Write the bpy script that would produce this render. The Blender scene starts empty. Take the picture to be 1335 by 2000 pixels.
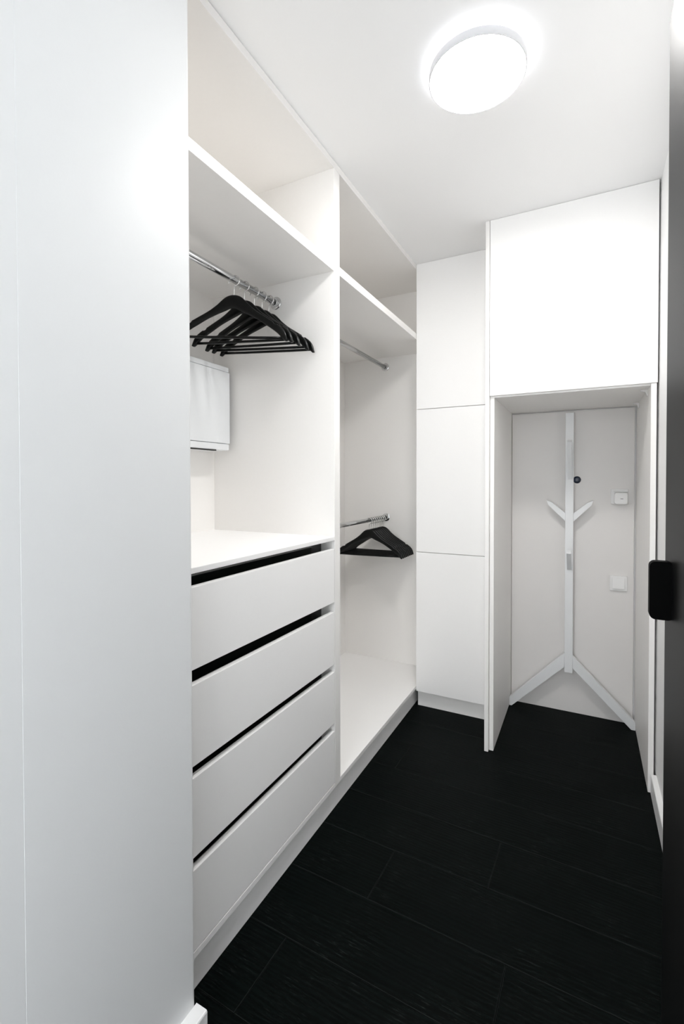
import bpy, bmesh, math, random
from mathutils import Vector, Matrix

random.seed(7)
scn = bpy.context.scene
COL = scn.collection

# ------------------------------------------------------------------ camera
F_PX, CX, CY, W_PX = 922.79, 667.5, 954.52, 1335.0
YAW, PITCH, ROLL = 0.4772, -0.0157, -0.0017
CAM = Vector((0.854, 0.0, 1.2857))
fwd = Vector((-math.sin(YAW) * math.cos(PITCH), math.cos(YAW) * math.cos(PITCH), math.sin(PITCH)))
right = Vector((math.cos(YAW), math.sin(YAW), 0.0))
up = right.cross(fwd)
r2 = right * math.cos(ROLL) + up * math.sin(ROLL)
u2 = -right * math.sin(ROLL) + up * math.cos(ROLL)
cam_data = bpy.data.cameras.new('camera')
cam = bpy.data.objects.new('camera', cam_data)
COL.objects.link(cam)
cam.matrix_world = Matrix(((r2.x, u2.x, -fwd.x, CAM.x), (r2.y, u2.y, -fwd.y, CAM.y),
                           (r2.z, u2.z, -fwd.z, CAM.z), (0, 0, 0, 1)))
cam_data.sensor_fit = 'HORIZONTAL'
cam_data.sensor_width = 24.0
cam_data.lens = F_PX / W_PX * 24.0
cam_data.shift_y = (CY - 1000.0) / W_PX
cam_data.clip_start = 0.02
scn.camera = cam

# ------------------------------------------------------------------ world, exposure
LAMP_DIFFUSER = 84.0
LAMP_HALO = 8.0
SKY = 6.0
world = bpy.data.worlds.new('world')
scn.world = world
world.use_nodes = True
bg = world.node_tree.nodes['Background']
bg.inputs['Color'].default_value = (0.94, 0.975, 1.0, 1)
bg.inputs['Strength'].default_value = SKY
scn.view_settings.view_transform = 'Standard'
scn.view_settings.look = 'None'
scn.view_settings.gamma = 1.0
scn.view_settings.use_curve_mapping = False
scn.view_settings.exposure = 0.0
scn.cycles.max_bounces = 16
scn.cycles.diffuse_bounces = 12
scn.cycles.glossy_bounces = 6
scn.cycles.sample_clamp_indirect = 6.0
scn.cycles.use_denoising = True

H = 2.5          # room height


# ------------------------------------------------------------------ materials
def mat(name, col, rough=0.5, metal=0.0, spec=0.5, grain=0.0, grain_scale=40.0, bump=0.0, coat=0.0, ior=None):
    m = bpy.data.materials.new(name)
    m.use_nodes = True
    nt = m.node_tree
    b = nt.nodes['Principled BSDF']
    b.inputs['Base Color'].default_value = (*col, 1)
    b.inputs['Roughness'].default_value = rough
    b.inputs['Metallic'].default_value = metal
    b.inputs['Specular IOR Level'].default_value = spec
    b.inputs['Coat Weight'].default_value = coat
    if ior:
        b.inputs['IOR'].default_value = ior
    if grain or bump:
        tc = nt.nodes.new('ShaderNodeTexCoord')
        nz = nt.nodes.new('ShaderNodeTexNoise')
        nz.inputs['Scale'].default_value = grain_scale
        nz.inputs['Detail'].default_value = 4.0
        nt.links.new(tc.outputs['Object'], nz.inputs['Vector'])
        if grain:
            mx = nt.nodes.new('ShaderNodeMixRGB')
            mx.blend_type = 'MIX'
            mx.inputs[1].default_value = (*[max(0, c * (1 - grain)) for c in col], 1)
            mx.inputs[2].default_value = (*[min(1, c * (1 + grain)) for c in col], 1)
            nt.links.new(nz.outputs['Fac'], mx.inputs[0])
            nt.links.new(mx.outputs[0], b.inputs['Base Color'])
        if bump:
            bp = nt.nodes.new('ShaderNodeBump')
            bp.inputs['Strength'].default_value = bump
            bp.inputs['Distance'].default_value = 0.002
            nt.links.new(nz.outputs['Fac'], bp.inputs['Height'])
            nt.links.new(bp.outputs['Normal'], b.inputs['Normal'])
    return m


def emit(name, col, strength):
    m = bpy.data.materials.new(name)
    m.use_nodes = True
    b = m.node_tree.nodes['Principled BSDF']
    b.inputs['Base Color'].default_value = (0.9, 0.9, 0.9, 1)
    b.inputs['Emission Color'].default_value = (*col, 1)
    b.inputs['Emission Strength'].default_value = strength
    return m


def plank_material():
    m = bpy.data.materials.new('black_oak')
    m.use_nodes = True
    nt = m.node_tree
    b = nt.nodes['Principled BSDF']
    N, L = nt.nodes.new, nt.links.new
    tc = N('ShaderNodeTexCoord')
    oi = N('ShaderNodeObjectInfo')
    mul = N('ShaderNodeVectorMath'); mul.operation = 'MULTIPLY'
    mul.inputs[1].default_value = (1.0, 9.0, 9.0)
    off = N('ShaderNodeVectorMath'); off.operation = 'ADD'
    sc = N('ShaderNodeMath'); sc.operation = 'MULTIPLY'; sc.inputs[1].default_value = 37.0
    cb = N('ShaderNodeCombineXYZ')
    L(oi.outputs['Random'], sc.inputs[0])
    L(sc.outputs[0], cb.inputs[0]); L(sc.outputs[0], cb.inputs[1])
    L(tc.outputs['Object'], mul.inputs[0])
    L(mul.outputs[0], off.inputs[0]); L(cb.outputs[0], off.inputs[1])
    # cathedral grain: distorted bands along the board
    wv = N('ShaderNodeTexWave'); wv.wave_type = 'BANDS'; wv.bands_direction = 'Y'
    wv.inputs['Scale'].default_value = 2.6
    wv.inputs['Distortion'].default_value = 9.0
    wv.inputs['Detail'].default_value = 3.0
    wv.inputs['Detail Scale'].default_value = 1.2
    L(off.outputs[0], wv.inputs['Vector'])
    fine = N('ShaderNodeTexNoise'); fine.inputs['Scale'].default_value = 26.0
    fine.inputs['Detail'].default_value = 6.0; fine.inputs['Roughness'].default_value = 0.7
    L(off.outputs[0], fine.inputs['Vector'])
    dust = N('ShaderNodeTexNoise'); dust.inputs['Scale'].default_value = 5.5
    dust.inputs['Detail'].default_value = 5.0
    L(tc.outputs['Object'], dust.inputs['Vector'])
    add = N('ShaderNodeMath'); add.operation = 'MULTIPLY'
    L(wv.outputs['Fac'], add.inputs[0]); L(fine.outputs['Fac'], add.inputs[1])
    cr = N('ShaderNodeValToRGB')
    cr.color_ramp.elements[0].position = 0.1
    cr.color_ramp.elements[0].color = (0.0002, 0.0011, 0.0009, 1)
    cr.color_ramp.elements[1].position = 0.75
    cr.color_ramp.elements[1].color = (0.0016, 0.0044, 0.0039, 1)
    L(add.outputs[0], cr.inputs[0])
    # pale worn pores, in patches
    sp = N('ShaderNodeValToRGB')
    sp.color_ramp.elements[0].position = 0.56
    sp.color_ramp.elements[0].color = (0, 0, 0, 1)
    sp.color_ramp.elements[1].position = 0.80
    sp.color_ramp.elements[1].color = (0.048, 0.054, 0.052, 1)
    L(fine.outputs['Fac'], sp.inputs[0])
    pm = N('ShaderNodeMapRange')
    pm.inputs[1].default_value = 0.42; pm.inputs[2].default_value = 0.72
    L(dust.outputs['Fac'], pm.inputs[0])
    mx = N('ShaderNodeMixRGB'); mx.blend_type = 'ADD'
    L(pm.outputs[0], mx.inputs[0])
    L(cr.outputs[0], mx.inputs[1]); L(sp.outputs[0], mx.inputs[2])
    L(mx.outputs[0], b.inputs['Base Color'])
    rr = N('ShaderNodeMapRange')
    rr.inputs[3].default_value = 0.42; rr.inputs[4].default_value = 0.62
    L(fine.outputs['Fac'], rr.inputs[0]); L(rr.outputs[0], b.inputs['Roughness'])
    b.inputs['Specular IOR Level'].default_value = 0.05
    bp = N('ShaderNodeBump'); bp.inputs['Strength'].default_value = 0.35
    bp.inputs['Distance'].default_value = 0.0015
    L(add.outputs[0], bp.inputs['Height']); L(bp.outputs['Normal'], b.inputs['Normal'])
    return m


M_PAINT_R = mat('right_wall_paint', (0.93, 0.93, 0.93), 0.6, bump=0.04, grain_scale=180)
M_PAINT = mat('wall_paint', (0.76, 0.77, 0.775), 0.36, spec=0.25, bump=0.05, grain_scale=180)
M_CEIL = mat('ceiling_paint', (0.93, 0.93, 0.93), 0.8, bump=0.03, grain_scale=150)
M_TRIM = mat('trim_paint', (0.86, 0.86, 0.86), 0.35, grain=0.01)
M_BOARD = mat('white_melamine', (0.885, 0.872, 0.855), 0.42, grain=0.012, grain_scale=90, bump=0.015)
M_FRONT = mat('white_matt_front', (0.93, 0.925, 0.92), 0.38, grain=0.008, grain_scale=90)
M_STAND = mat('white_lacquered_wood', (0.73, 0.74, 0.75), 0.4, grain=0.01)
M_PLASTIC = mat('white_plastic', (0.76, 0.755, 0.75), 0.3, grain=0.008)
M_APPL = mat('white_powder_coat', (0.82, 0.84, 0.86), 0.35, grain=0.01)
M_RAIL = mat('black_gloss_profile', (0.002, 0.0035, 0.003), 0.07, spec=0.7, grain=0.05)
M_CHROME = mat('chrome', (0.62, 0.63, 0.64), 0.09, metal=1.0, grain=0.03)
M_WIRE = mat('steel_wire', (0.8, 0.8, 0.8), 0.16, metal=1.0, grain=0.03)
M_BLACK = mat('black_lacquered_wood', (0.0012, 0.0018, 0.0017), 0.28, spec=0.22, grain=0.1)
M_DOOR = mat('black_door_lacquer', (0.004, 0.004, 0.004), 0.42, spec=0.10, grain=0.05)
M_HANDLE = mat('black_metal_handle', (0.0006, 0.0006, 0.0006), 0.5, spec=0.03, grain=0.05)
M_BLUE = mat('dark_blue_plastic', (0.004, 0.012, 0.032), 0.3, grain=0.05)
M_SLOT = mat('dark_slot', (0.02, 0.02, 0.02), 0.6, grain=0.05)
M_DIFF = emit('lamp_diffuser', (1.0, 0.985, 0.965), LAMP_DIFFUSER)
M_HALO = emit('lamp_back_glow', (0.97, 0.98, 1.0), LAMP_HALO)
M_LAMP = mat('lamp_housing', (0.72, 0.72, 0.74), 0.4, grain=0.01)
M_PLANK = plank_material()
M_EDGE = mat('pale_plank_edge', (0.0085, 0.0105, 0.010), 0.7, spec=0.1, grain=0.6, grain_scale=25)  # plank chamfers, paler than the board faces
M_SUB = mat('subfloor', (0.006, 0.006, 0.006), 0.9, grain=0.2)
M_BACK = mat('alcove_painted_board', (0.72, 0.70, 0.685), 0.55, grain=0.01, grain_scale=20)


# ------------------------------------------------------------------ mesh helpers
def link(name, bm, m, parent=None, smooth=False):
    me = bpy.data.meshes.new(name)
    bmesh.ops.recalc_face_normals(bm, faces=bm.faces[:])
    bm.to_mesh(me)
    bm.free()
    me.materials.append(m)
    if smooth:
        for p in me.polygons:
            p.use_smooth = True
    o = bpy.data.objects.new(name, me)
    COL.objects.link(o)
    if parent is not None:
        o.parent = parent
        o.matrix_parent_inverse = parent.matrix_basis.inverted()
    return o


def box(bm, x0, x1, y0, y1, z0, z1, bev=0.0, seg=2):
    r = bmesh.ops.create_cube(bm, size=1.0)
    vs = r['verts']
    for v in vs:
        v.co = Vector((x0 + (v.co.x + .5) * (x1 - x0), y0 + (v.co.y + .5) * (y1 - y0), z0 + (v.co.z + .5) * (z1 - z0)))
    if bev > 0:
        es = list({e for v in vs for e in v.link_edges})
        bmesh.ops.bevel(bm, geom=es, offset=bev, segments=seg, profile=0.5, affect='EDGES')
    return bm


def B(name, m, parent, x0, x1, y0, y1, z0, z1, bev=0.0012, seg=2):
    return link(name, box(bmesh.new(), x0, x1, y0, y1, z0, z1, bev, seg), m, parent)


def tube(bm, pts, rad, seg=14, cap=True):
    """round tube along a list of points; rad is a number or one radius per point"""
    pts = [Vector(p) for p in pts]
    rads = rad if isinstance(rad, (list, tuple)) else [rad] * len(pts)
    t0 = (pts[1] - pts[0]).normalized()
    n = t0.orthogonal().normalized()
    rings = []
    for i, p in enumerate(pts):
        a = pts[max(0, i - 1)]
        b = pts[min(len(pts) - 1, i + 1)]
        t = (b - a).normalized()
        n = (n - t * n.dot(t)).normalized()
        s = t.cross(n)
        rings.append([bm.verts.new(p + (n * math.cos(2 * math.pi * k / seg) + s * math.sin(2 * math.pi * k / seg)) * rads[i])
                      for k in range(seg)])
    for a, b in zip(rings, rings[1:]):
        for k in range(seg):
            bm.faces.new((a[k], a[(k + 1) % seg], b[(k + 1) % seg], b[k]))
    if cap:
        bm.faces.new(list(reversed(rings[0])))
        bm.faces.new(rings[-1])
    return bm


def lathe(bm, prof, centre, axis='Z', seg=64):
    """profile [(radius, height)] revolved about an axis through centre"""
    c = Vector(centre)
    rings = []
    for r, h in prof:
        ring = []
        for k in range(seg if r > 1e-6 else 1):
            a = 2 * math.pi * k / seg
            p = {'Z': Vector((r * math.cos(a), r * math.sin(a), h)),
                 'Y': Vector((r * math.cos(a), h, r * math.sin(a))),
                 'X': Vector((h, r * math.cos(a), r * math.sin(a)))}[axis]
            ring.append(bm.verts.new(c + p))
        rings.append(ring)
    for a, b in zip(rings, rings[1:]):
        if len(a) == 1 and len(b) == 1:
            continue
        for k in range(seg):
            if len(a) == 1:
                bm.faces.new((a[0], b[k], b[(k + 1) % seg]))
            elif len(b) == 1:
                bm.faces.new((a[k], a[(k + 1) % seg], b[0]))
            else:
                bm.faces.new((a[k], a[(k + 1) % seg], b[(k + 1) % seg], b[k]))
    return bm


def prism(bm, poly, axis, a0, a1, bev=0.0):
    """polygon [(u, v)] extruded along an axis: 'Y' takes (x, z), 'X' takes (y, z), 'Z' takes (x, y)"""
    def P(u, v, a):
        return {'Y': (u, a, v), 'X': (a, u, v), 'Z': (u, v, a)}[axis]
    A = [bm.verts.new(P(u, v, a0)) for u, v in poly]
    C = [bm.verts.new(P(u, v, a1)) for u, v in poly]
    n = len(poly)
    bm.faces.new(list(reversed(A)))
    bm.faces.new(C)
    for i in range(n):
        bm.faces.new((A[i], A[(i + 1) % n], C[(i + 1) % n], C[i]))
    if bev:
        bmesh.ops.recalc_face_normals(bm, faces=bm.faces[:])
        bmesh.ops.bevel(bm, geom=list({e for v in A + C for e in v.link_edges}), offset=bev, segments=2, profile=0.5, affect='EDGES')
    return bm


def rounded(w, h, r, n=6):
    """rounded rectangle outline centred on the origin"""
    out = []
    for cx, cy, a0 in ((w / 2 - r, h / 2 - r, 0), (-w / 2 + r, h / 2 - r, 90), (-w / 2 + r, -h / 2 + r, 180), (w / 2 - r, -h / 2 + r, 270)):
        for k in range(n + 1):
            a = math.radians(a0 + 90 * k / n)
            out.append((cx + r * math.cos(a), cy + r * math.sin(a)))
    return out


def thing(name, label, cat, loc=(0, 0, 0), group=None):
    o = bpy.data.objects.new(name, None)
    o.empty_display_size = 0.1
    COL.objects.link(o)
    o.location = loc
    o['label'] = label
    o['category'] = cat
    if group:
        o['group'] = group
    return o


def tag(o, label, cat, group=None):
    o['label'] = label
    o['category'] = cat
    if group:
        o['group'] = group
    return o


def structure(o):
    o['kind'] = 'structure'
    return o


# ------------------------------------------------------------------ room shell
XR = 1.115       # right wall face
YB = 2.900       # back wall face
YBACK = -1.20    # wall behind the photographer
WALL_X, WALL_END = 0.060, 0.796

bm = bmesh.new()
# the pier in the foreground (its free corner softly rounded), then the wall behind the wardrobe
r = 0.008
poly = [(-0.74, YBACK - .12), (WALL_X - .0004, YBACK - .12), (WALL_X - .0004, .4294), (WALL_X, .4295), (WALL_X, WALL_END - r)]
poly += [(WALL_X - r + r * math.cos(math.radians(a)), WALL_END - r + r * math.sin(math.radians(a))) for a in (22, 45, 68)]
poly += [(WALL_X - r, WALL_END), (-0.74, WALL_END)]
prism(bm, poly, 'Z', 0, H)
box(bm, -0.74, -0.612, WALL_END, YB, 0, H)
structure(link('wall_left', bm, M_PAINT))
structure(link('wall_right', box(bmesh.new(), XR, XR + .12, YBACK - .12, YB + .12, 0, H), M_PAINT_R))
structure(link('wall_back', box(bmesh.new(), -0.74, XR, YB + .022, YB + .12, 0, H), M_PAINT_R))
structure(link('ceiling', box(bmesh.new(), -0.74, XR + .12, YBACK - .12, YB + .12, H, H + .1), M_CEIL))

# wall behind the photographer, with an added, unseen opening that lets daylight in
WX0, WX1, WZ0, WZ1 = 0.12, 1.06, 0.10, 2.36
bm = bmesh.new()
box(bm, WALL_X, WX0, YBACK - .12, YBACK, 0, H)
box(bm, WX1, XR, YBACK - .12, YBACK, 0, H)
box(bm, WX0, WX1, YBACK - .12, YBACK, 0, WZ0)
box(bm, WX0, WX1, YBACK - .12, YBACK, WZ1, H)
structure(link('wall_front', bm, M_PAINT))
bm = bmesh.new()
for a in ((WX0, WX0 + .04, WZ0, WZ1), (WX1 - .04, WX1, WZ0, WZ1), (WX0 + .04, WX1 - .04, WZ0, WZ0 + .04), (WX0 + .04, WX1 - .04, WZ1 - .04, WZ1)):
    box(bm, a[0], a[1], YBACK - .09, YBACK - .04, a[2], a[3])
structure(link('added_window', bm, M_TRIM))  # invented frame around the added daylight opening

# floor: black oak boards laid across the room
floor = structure(link('floor', box(bmesh.new(), -0.74, XR + .12, YBACK - .12, YB + .12, -0.06, -0.013), M_SUB))
PITCH_Y, TILT = 0.2185, math.radians(-1.6)
cuts = {-1: 0.122, 0: 0.676, 1: 0.268, 2: 0.584, 3: -0.30, 4: 0.085, 5: -0.20, 6: -0.10, 7: -0.30, 8: 0.10}
PX, PY = 0.40, 1.5                       # the boards are turned slightly about this point
for k in range(-15, 9):
    y0 = 1.0865 + PITCH_Y * k
    cut = cuts.get(k, 0.15 + 0.37 * ((k * 5) % 3) + 0.05)
    for xa, xb in ((-0.64, cut), (cut, 1.20)):
        L_, W_ = xb - xa - .0012, PITCH_Y - .0012
        bm = bmesh.new()
        top = [(-L_ / 2, -W_ / 2), (L_ / 2, -W_ / 2), (L_ / 2, W_ / 2), (-L_ / 2, W_ / 2)]
        c = .0016
        inn = [(-L_ / 2 + c, -W_ / 2 + c), (L_ / 2 - c, -W_ / 2 + c), (L_ / 2 - c, W_ / 2 - c), (-L_ / 2 + c, W_ / 2 - c)]
        r0 = [bm.verts.new((x, y, -.012)) for x, y in top]
        r1 = [bm.verts.new((x, y, -.0012)) for x, y in top]
        rt = [bm.verts.new((x, y, 0)) for x, y in inn]
        bm.faces.new(list(reversed(r0)))
        bm.faces.new(rt)
        for A, C in ((r0, r1), (r1, rt)):
            for i in range(4):
                bm.faces.new((A[i], A[(i + 1) % 4], C[(i + 1) % 4], C[i]))
        bm.faces.ensure_lookup_table()
        for f in bm.faces:
            n_ = sum(1 for v in f.verts if v in rt)
            f.material_index = 1 if n_ == 2 else 0
        o = link('plank', bm, M_PLANK, floor)
        o.data.materials.append(M_EDGE)
        cx_, cy_ = (xa + xb) / 2 - PX, y0 + PITCH_Y / 2 - PY
        o.location = (PX + cx_ * math.cos(TILT) - cy_ * math.sin(TILT), PY + cx_ * math.sin(TILT) + cy_ * math.cos(TILT), 0)
        o.rotation_euler = (0, 0, TILT)


def skirting(x_wall, x_out, y0, y1):
    s = 1 if x_out > x_wall else -1
    prof = [(x_wall, 0), (x_out, 0), (x_out, .076), (x_out - s * .0015, .0792), (x_out - s * .004, .080), (x_wall, .080)]
    bm = bmesh.new()
    prism(bm, prof, 'Y', y0, y1)
    return bm


structure(link('baseboard_left', skirting(WALL_X, WALL_X + .033, YBACK, WALL_END + .003), M_TRIM))
structure(link('baseboard_right', skirting(XR, XR - .020, YBACK, 2.289), M_TRIM))

# black door leaf standing open along the right wall, hinged behind the photographer
door = structure(link('door_1', box(bmesh.new(), .978, 1.018, .20, 1.0, .004, 2.08, .0015), M_DOOR))
bm = bmesh.new()
prism(bm, [(x + .9645, z + 1.1050) for x, z in rounded(.034, .096, .009)], 'Y', .925, .945, .0012)
box(bm, .962, .979, .929, .941, 1.07, 1.14)
h = link('door_handle', bm, M_HANDLE, door)
structure(link('trim_1', box(bmesh.new(), .962, XR, .10, .195, 0, H), M_TRIM))

# ------------------------------------------------------------------ open wardrobe along the left
XB = -0.600
Y0, YL, YP0, YP1, YE = .800, .842, 1.5905, 1.6350, 2.855
Z_SB, Z_ST = 2.0837, 2.1163          # shelf below the top compartments
Z_CB, Z_CT = 1.0596, 1.0745          # worktop over the drawers
Z_BB, Z_BT = 0.103, 0.1212           # base board
Z_TB = 2.472                         # underside of the top board
wr = thing('open_wardrobe', 'white built-in open wardrobe with hanging rails, shelves and four drawers along the left', 'wardrobe', (-.3, 1.8, 0))
B('back_panel', M_BOARD, wr, XB - .010, XB, Y0, YE + .02, .0, 2.499, 0)
B('side_panel', M_BOARD, wr, XB, 0, Y0, YL, .0, Z_TB)
B('side_panel', M_BOARD, wr, XB, -.0005, YE, YE + .02, .0, Z_TB)
B('partition', M_BOARD, wr, XB, 0, YP0, YP1, Z_BB, Z_TB)
B('top_board', M_BOARD, wr, XB, 0, Y0, YE + .02, Z_TB, 2.499)
for ya, yb in ((YL, YP0), (YP1, YE)):
    B('shelf', M_BOARD, wr, XB, 0, ya, yb, Z_SB, Z_ST)
    B('base_board', M_FRONT, wr, XB, 0, ya, yb, Z_BB, Z_BT)
B('drawer_worktop', M_FRONT, wr, XB, 0, YL, YP0, Z_CB, Z_CT)
B('plinth', M_FRONT, wr, -.036, -.020, Y0, YE, 0, Z_BB - .0005)
fronts = ((.8223, 1.0271), (.5835, .7855), (.3561, .5552), (.1240, .3255))
tops = (Z_CB, .8223, .5835, .3561)
for (za, zb), zt in zip(fronts, tops):
    bm = bmesh.new()                       # the tray behind the front: bottom, two sides, back
    ya, yb = YL + .014, YP0 - .014
    box(bm, -.56, -.0655, ya, yb, za + .012, za + .020)
    box(bm, -.56, -.0655, ya, ya + .012, za + .020, zb - .05)
    box(bm, -.56, -.0655, yb - .012, yb, za + .020, zb - .05)
    box(bm, -.56, -.548, ya + .012, yb - .012, za + .020, zb - .05)
    box(bm, -.0655, -.018, ya + .05, yb - .05, za + .012, za + .11)
    dr = link('drawer', bm, M_BOARD, wr)
    B('drawer_front', M_FRONT, dr, -.018, 0, YL + .0025, YP0 - .0028, za, zb, .0014)
    bm = bmesh.new()
    box(bm, -.064, -.060, YL, YP0, zb - .045, zt)
    o = link('finger_rail', bm, M_RAIL, wr)
    o['label'] = 'black glossy finger groove above a drawer'


def clothes_rail(x, z, ya, yb):
    ra = link('clothes_rail', tube(bmesh.new(), [(x, ya, z), (x, yb, z)], .0125, 28), M_CHROME, wr, True)
    for y, s in ((ya, 1), (yb, -1)):
        bm = bmesh.new()
        lathe(bm, [(0, 0), (.0255, 0), (.0255, s * .003), (.0235, s * .0045), (.0170, s * .0055), (.0160, s * .016),
                   (.0150, s * .0175), (.0126, s * .0175)], (x, y, z), 'Y', 36)
        o = link('end_flange', bm, M_CHROME, ra)
        for p in o.data.polygons:
            p.use_smooth = True
        o.data.set_sharp_from_angle(angle=math.radians(35))
    return ra


R1X, R1Z = -.268, 2.007
R2X, R2Z = -.300, 1.052
clothes_rail(R1X, R1Z, YL + .0005, YP0 - .0005)
clothes_rail(-.305, 2.022, YP1 + .0005, YE - .0005)
clothes_rail(R2X, R2Z, YP1 + .0005, YE - .0005)

# white appliance box on the back panel, left compartment
BX0, BX1, BY0, BY1, BZ0, BZ1 = XB + .0005, -.490, 1.105, 1.566, 1.416, 1.766
ab = thing('wall_box', 'white wall-mounted box with a flush front panel below the five hangers', 'wall box', (BX0, 1.33, BZ0))
B('housing', M_APPL, ab, BX0, BX1 - .012, BY0 + .004, BY1 - .004, BZ0, BZ1, .004, 3)
B('front_panel', M_APPL, ab, BX1 - .012, BX1, BY0, BY1, BZ0 + .029, BZ1 - .022, .002)
B('top_strip', M_APPL, ab, BX1 - .012, BX1 - .001, BY0 + .002, BY1 - .005, BZ1 - .0205, BZ1 - .0005, .002)
B('bottom_strip', M_APPL, ab, BX1 - .012, BX1 - .001, BY0 + .002, BY1 - .004, BZ0 + .0005, BZ0 + .0270, .004, 3)
o = B('vent_slot', M_SLOT, ab, BX1 - .016, BX1 - .002, BY0 + .02, 1.485, BZ0 - .0045, BZ0 + .0005, .001)
o['label'] = 'thin dark slot under the box'


# ------------------------------------------------------------------ coat hangers
HW = .205     # half width


TOP = ((0, 0), (.015, -.0018), (.030, -.0085), (.045, -.0215), (.058, -.0345), (.087, -.057), (.130, -.083), (.175, -.111), (.195, -.130), (.205, -.153))
BOT = ((0, -.0475), (.030, -.0585), (.087, -.084), (.130, -.1105), (.165, -.134), (.190, -.158), (.205, -.170))


def interp(x, tab):
    """Catmull-Rom through a table of points"""
    n = len(tab)
    for i in range(n - 1):
        if x <= tab[i + 1][0] + 1e-9:
            break
    x0, y0_ = tab[i]
    x1, y1_ = tab[i + 1]
    m0 = 0.0 if i == 0 else (y1_ - tab[i - 1][1]) / (x1 - tab[i - 1][0])
    m1 = (y1_ - y0_) / (x1 - x0) if i + 2 >= n else (tab[i + 2][1] - y0_) / (tab[i + 2][0] - x0)
    h_ = x1 - x0
    t = (x - x0) / h_
    return ((2 * t ** 3 - 3 * t ** 2 + 1) * y0_ + (t ** 3 - 2 * t ** 2 + t) * h_ * m0
            + (-2 * t ** 3 + 3 * t ** 2) * y1_ + (t ** 3 - t ** 2) * h_ * m1)


def shoulder_mesh():
    bm = bmesh.new()
    N = 72
    rings = []
    for i in range(N + 1):
        x = -HW + 2 * HW * i / N
        a = abs(x)
        top = interp(a, TOP)
        if .150 < a < .162:                       # little strap notch near each tip
            top -= .006 * math.sin((a - .150) / .012 * math.pi)
        bot = interp(a, BOT)
        hh = max(.004, (top - bot) / 2)
        zc = (top + bot) / 2
        e = (a / HW)
        if e > .97:
            hh *= max(.35, math.sqrt(max(0, 1 - ((e - .97) / .03) ** 2)))
        th = .0062 if e < .75 else .0062 + .0022 * (e - .75) / .25
        bow = .010 * (a / HW) ** 2                # arms sweep forward a little
        ring = []
        for k in range(12):
            q = 2 * math.pi * k / 12
            cx_, cz_ = math.cos(q), math.sin(q)
            sx = math.copysign(abs(cx_) ** .55, cx_)
            sz = math.copysign(abs(cz_) ** .75, cz_)
            ring.append(bm.verts.new((x, -bow + th * sx, zc + hh * sz)))
        rings.append(ring)
    for A, C in zip(rings, rings[1:]):
        for k in range(12):
            bm.faces.new((A[k], A[(k + 1) % 12], C[(k + 1) % 12], C[k]))
    bm.faces.new(list(reversed(rings[0])))
    bm.faces.new(rings[-1])
    return bm


def make_hanger():
    """built with its neck at the origin; the rail centre lies .055 above"""
    t = thing('coat_hanger', '', 'hanger')
    link('shoulder_body', shoulder_mesh(), M_BLACK, t, True)
    bw = .189
    bow = .010 * (bw / HW) ** 2
    link('trouser_bar', tube(bmesh.new(), [(-bw, -bow, -.1525), (-bw * .5, -bow, -.1535), (0, -bow, -.1535), (bw * .5, -bow, -.1535), (bw, -bow, -.1525)], .0048, 12), M_BLACK, t, True)
    rr, wz = .0185, .0020
    zc = .055 + .0125 + wz - rr
    pts = [(0, 0, -.012), (0, 0, .004), (0, 0, .012), (0, 0, zc - rr - .001)]
    pts += [(rr * math.cos(math.radians(a)), 0, zc + rr * math.sin(math.radians(a))) for a in range(-75, 196, 15)]
    pts += [(-rr * 1.10, 0, zc - rr * .55)]
    link('hook', tube(bmesh.new(), pts, wz, 8), M_WIRE, t, True)
    return t


hanger0 = make_hanger()
used = []


def hang(x, y, zr, yaw, tilt, label, group):
    r_ = hanger0
    if used:
        r_ = hanger0.copy()
        COL.objects.link(r_)
        for ch in list(hanger0.children):
            c_ = ch.copy()
            COL.objects.link(c_)
            c_.parent = r_
    used.append(r_)
    r_.location = (x, y, zr - .055)
    r_.rotation_euler = (0, tilt, yaw)
    r_['label'] = label
    r_['group'] = group
    return r_


G1 = 'hangers on the left rail'
for y, yaw, tilt, lab in (
        (1.332, .36, .050, 'black wooden hanger nearest the camera on the upper left rail'),
        (1.389, .17, .050, 'black wooden hanger second from the camera on the upper left rail'),
        (1.448, .10, .050, 'black wooden hanger in the middle of the five on the upper left rail'),
        (1.496, .17, .050, 'black wooden hanger second from the wall flange on the upper left rail'),
        (1.540, .15, .050, 'black wooden hanger closest to the wall flange on the upper left rail')):
    hang(R1X, y, R1Z, yaw, tilt, lab, G1)
G2 = 'hangers on the lower rail'
names2 = ('frontmost black hanger of the packed row on the lower rail',
          'black hanger right behind the frontmost one on the lower rail',
          'third black hanger from the front of the packed row on the lower rail',
          'fourth black hanger from the front of the packed row on the lower rail',
          'fourth black hanger from the end flange of the lower rail',
          'third black hanger from the end flange of the lower rail',
          'second black hanger from the end flange of the lower rail',
          'black hanger closest to the end flange of the lower rail')
for i, lab in enumerate(names2):
    hang(R2X, 2.585 + .0300 * i, R2Z, .10 - .008 * i, 0, lab, G2)

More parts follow.
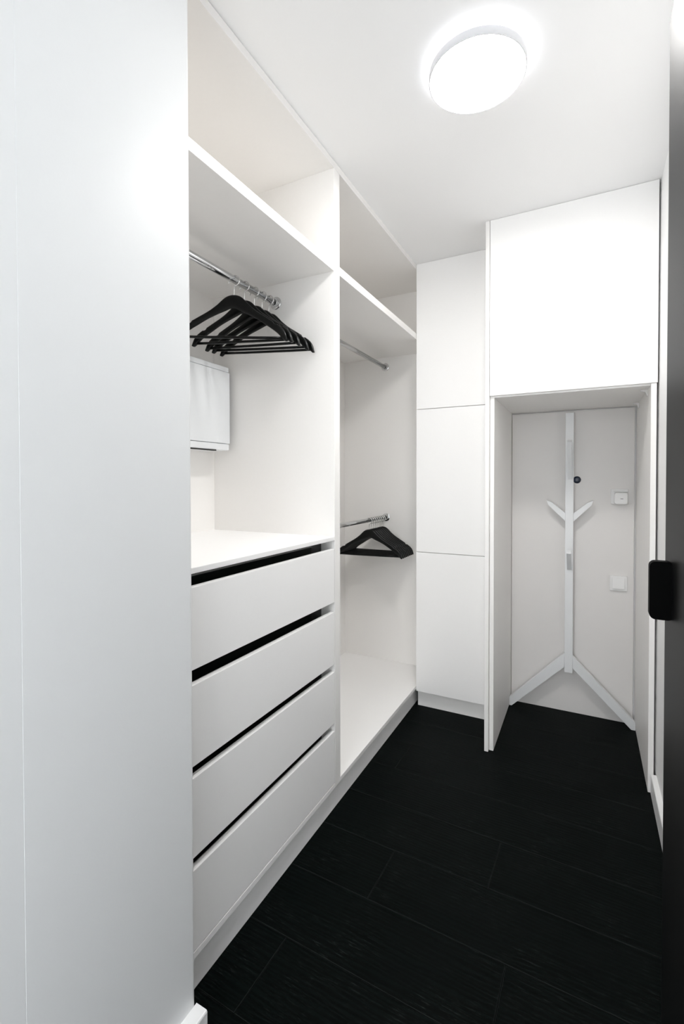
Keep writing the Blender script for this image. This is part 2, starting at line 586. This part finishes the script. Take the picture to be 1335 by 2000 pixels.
# ------------------------------------------------------------------ tall cabinet in the corner
XC = .4286
YT = 2.560
tc = thing('tall_cabinet', 'tall white corner cabinet with three flush handleless doors', 'cabinet', (.22, 2.73, 0))
B('side_panel', M_BOARD, tc, .0008, .018, YT + .019, YB - .002, .0951, 2.499)
B('back_panel', M_BOARD, tc, .018, XC - .002, YB - .010, YB - .002, .0951, 2.499, 0)
B('bottom_board', M_BOARD, tc, .018, XC - .002, YT + .019, YB - .010, .0951, .113)
for z in (.8866, 1.688):
    B('shelf', M_BOARD, tc, .018, XC - .002, YT + .03, YB - .010, z - .009, z + .009)
for za, zb in ((.0951, .8852), (.8880, 1.6866), (1.6894, 2.4985)):
    B('cabinet_door', M_FRONT, tc, .0022, XC - .0008, YT, YT + .018, za, zb, .0010)
B('plinth', M_BOARD, tc, .001, XC - .001, 2.5956, 2.612, 0, .0946)
B('filler_panel', M_BOARD, tc, XC, .4470, 2.2905, YB - .002, 0.0005, 2.4988, .001)

# ------------------------------------------------------------------ overhead cabinet bridging the niche
XI0, XI1 = .4672, 1.0855
Z_U = 1.6767
oc = thing('overhead_cabinet', 'white cabinet bridging the niche, with one large square door above', 'cabinet', (.78, 2.6, 0))
B('side_panel', M_BOARD, oc, .4482, XI0, 2.3095, YB + .021, .0005, 2.4988)
B('side_panel', M_BOARD, oc, XI1, 1.1055, 2.2935, YB + .021, .0005, Z_U + .0055)
B('side_panel', M_BOARD, oc, XI1, 1.1055, 2.3095, YB + .021, Z_U + .0056, 2.4988)
B('back_panel', M_BACK, oc, XI0 + .002, XI1 - .008, YB, YB + .018, .0005, Z_U - .007, .001)
B('bottom_board', M_BOARD, oc, XI0, XI1, 2.3095, YB + .021, Z_U, Z_U + .018)
B('top_board', M_BOARD, oc, XI0, XI1, 2.3095, YB + .021, 2.4808, 2.4988)
B('cabinet_door', M_FRONT, oc, .4490, 1.1080, 2.2905, 2.3085, Z_U + .0078, 2.4985, .0010)
for y in (2.415, 2.794):
    bm = bmesh.new()
    prism(bm, [(XI1, Z_U), (XI1 - .026, Z_U), (XI1 - .026, Z_U - .004), (XI1 - .009, Z_U - .010), (XI1 - .004, Z_U - .026), (XI1, Z_U - .026)], 'Y', y - .010, y + .010, .0008)
    link('corner_bracket', bm, M_PLASTIC, oc)
for y, z in ((2.476, .067), (2.335, .049)):
    bm = bmesh.new()
    lathe(bm, [(0, .0012), (.0035, .0012), (.0048, 0.0004), (.005, -.0005)], (XI0, y, z), 'X', 16)
    link('screw_cap', bm, M_PLASTIC, oc)

# ------------------------------------------------------------------ coat stand in the niche
YF = 2.828
cs = thing('coat_stand', 'white wooden coat stand with angled pegs and splayed legs in the niche', 'coat stand', (.773, YF + .02, 0))
B('post', M_STAND, cs, .7525, .7925, YF, YF + .042, .2440, 1.6530, .0015)
ya, yb = YF + .004, YF + .030
bm = bmesh.new()
prism(bm, [(.7525, .2700), (.7525, .3460), (.4685, .046), (.4685, 0), (.480, 0)], 'Y', ya, yb, .001)
link('leg', bm, M_STAND, cs)
bm = bmesh.new()
prism(bm, [(.7925, .2700), (.7925, .3360), (1.0845, .040), (1.0845, 0), (1.066, 0)], 'Y', ya, yb, .001)
link('leg', bm, M_STAND, cs)
for s, xe in ((-1, .7525), (1, .7925)):
    bm = bmesh.new()
    prism(bm, [(xe, 1.066), (xe, 1.111), (xe + s * .066, 1.168), (xe + s * .094, 1.181), (xe + s * .087, 1.156)], 'Y', YF + .008, YF + .032, .001)
    link('peg', bm, M_STAND, cs)
bm = bmesh.new()
prism(bm, [(YF, 1.292), (YF, 1.340), (YF - .101, 1.500), (YF - .120, 1.487)], 'X', .7640, .7860, .001)
link('peg', bm, M_STAND, cs)
bm = bmesh.new()
prism(bm, [(YF, .804), (YF, .842), (YF - .083, .923), (YF - .100, .906)], 'X', .7625, .7845, .001)
link('peg', bm, M_STAND, cs)

# ------------------------------------------------------------------ fittings on the niche wall
bm = bmesh.new()
lathe(bm, [(0, -.006), (.011, -.0055), (.0175, -.0035), (.0198, 0)], (.8078, YB, 1.2915), 'Y', 32)
tag(link('wall_disc', bm, M_BLUE, smooth=True), 'small round dark blue disc on the niche back panel, half behind the post', 'disc')


def plate(name, xc, zc, w, hgt, label, cat):
    t = thing(name, label, cat, (xc, YB, zc))
    bm = bmesh.new()
    prism(bm, [(x + xc, z + zc) for x, z in rounded(w, hgt, .004)], 'Y', YB - .009, YB - .0006, .0018)
    link('cover_plate', bm, M_PLASTIC, t)
    return t


sk = plate('wall_socket', 1.0095, 1.2020, .080, .080, 'white square socket with a rounded plug-in unit, above the light switch', 'socket')
bm = bmesh.new()
prism(bm, [(x + 1.0150, z + 1.1930) for x, z in rounded(.064, .062, .013)], 'Y', YB - .040, YB - .009, .005)
u = link('plug_in_unit', bm, M_PLASTIC, sk)
o = B('slot', M_SLOT, u, 1.0120, 1.0250, YB - .0405, YB - .039, 1.1905, 1.1928, 0)
o['label'] = 'short dark slot'
B('hinge_lid', M_PLASTIC, sk, .9830, 1.0470, YB - .026, YB - .009, 1.2262, 1.2330, .002)
sw = plate('light_switch', 1.0075, .7415, .081, .081, 'white single rocker light switch with square frame, low on the niche back panel', 'switch')
bm = bmesh.new()
prism(bm, [(YB - .0090, .7415 - .028), (YB - .0090, .7415 + .028), (YB - .0125, .7415 + .028), (YB - .0165, .7415 - .028)], 'X', 1.0075 - .028, 1.0075 + .028, .0008)
link('rocker', bm, M_PLASTIC, sw)

# ------------------------------------------------------------------ round ceiling lamp
LX, LY, LR = .5634, 1.4215, .1370
lamp = thing('ceiling_lamp', 'round flat white ceiling lamp glowing above the aisle', 'lamp', (LX, LY, H))
LZ0, LZ1 = 2.461, 2.4850
bm = bmesh.new()
lathe(bm, [(LR - .0042, LZ0 + .0022), (LR - .0030, LZ0), (LR - .0006, LZ0), (LR, LZ0 + .0010), (LR, LZ1 - .001), (LR - .001, LZ1), (LR - .014, LZ1)], (LX, LY, 0), 'Z', 96)
o = link('lamp_rim', bm, M_LAMP, lamp, True)
o.data.set_sharp_from_angle(angle=math.radians(35))
bm = bmesh.new()
lathe(bm, [(LR - .0040, LZ0 + .0022), (LR * .85, LZ0 + .0006), (LR * .4, LZ0 - .0006), (0, LZ0 - .001)], (LX, LY, 0), 'Z', 96)
link('diffuser', bm, M_DIFF, lamp, True)
bm = bmesh.new()
lathe(bm, [(LR - .014, LZ1), (LR - .040, LZ1)], (LX, LY, 0), 'Z', 96)
o = link('back_light', bm, M_HALO, lamp, True)
bm = bmesh.new()
lathe(bm, [(LR - .040, LZ1), (LR - .040, H)], (LX, LY, 0), 'Z', 64)
link('ceiling_mount', bm, M_LAMP, lamp, True)
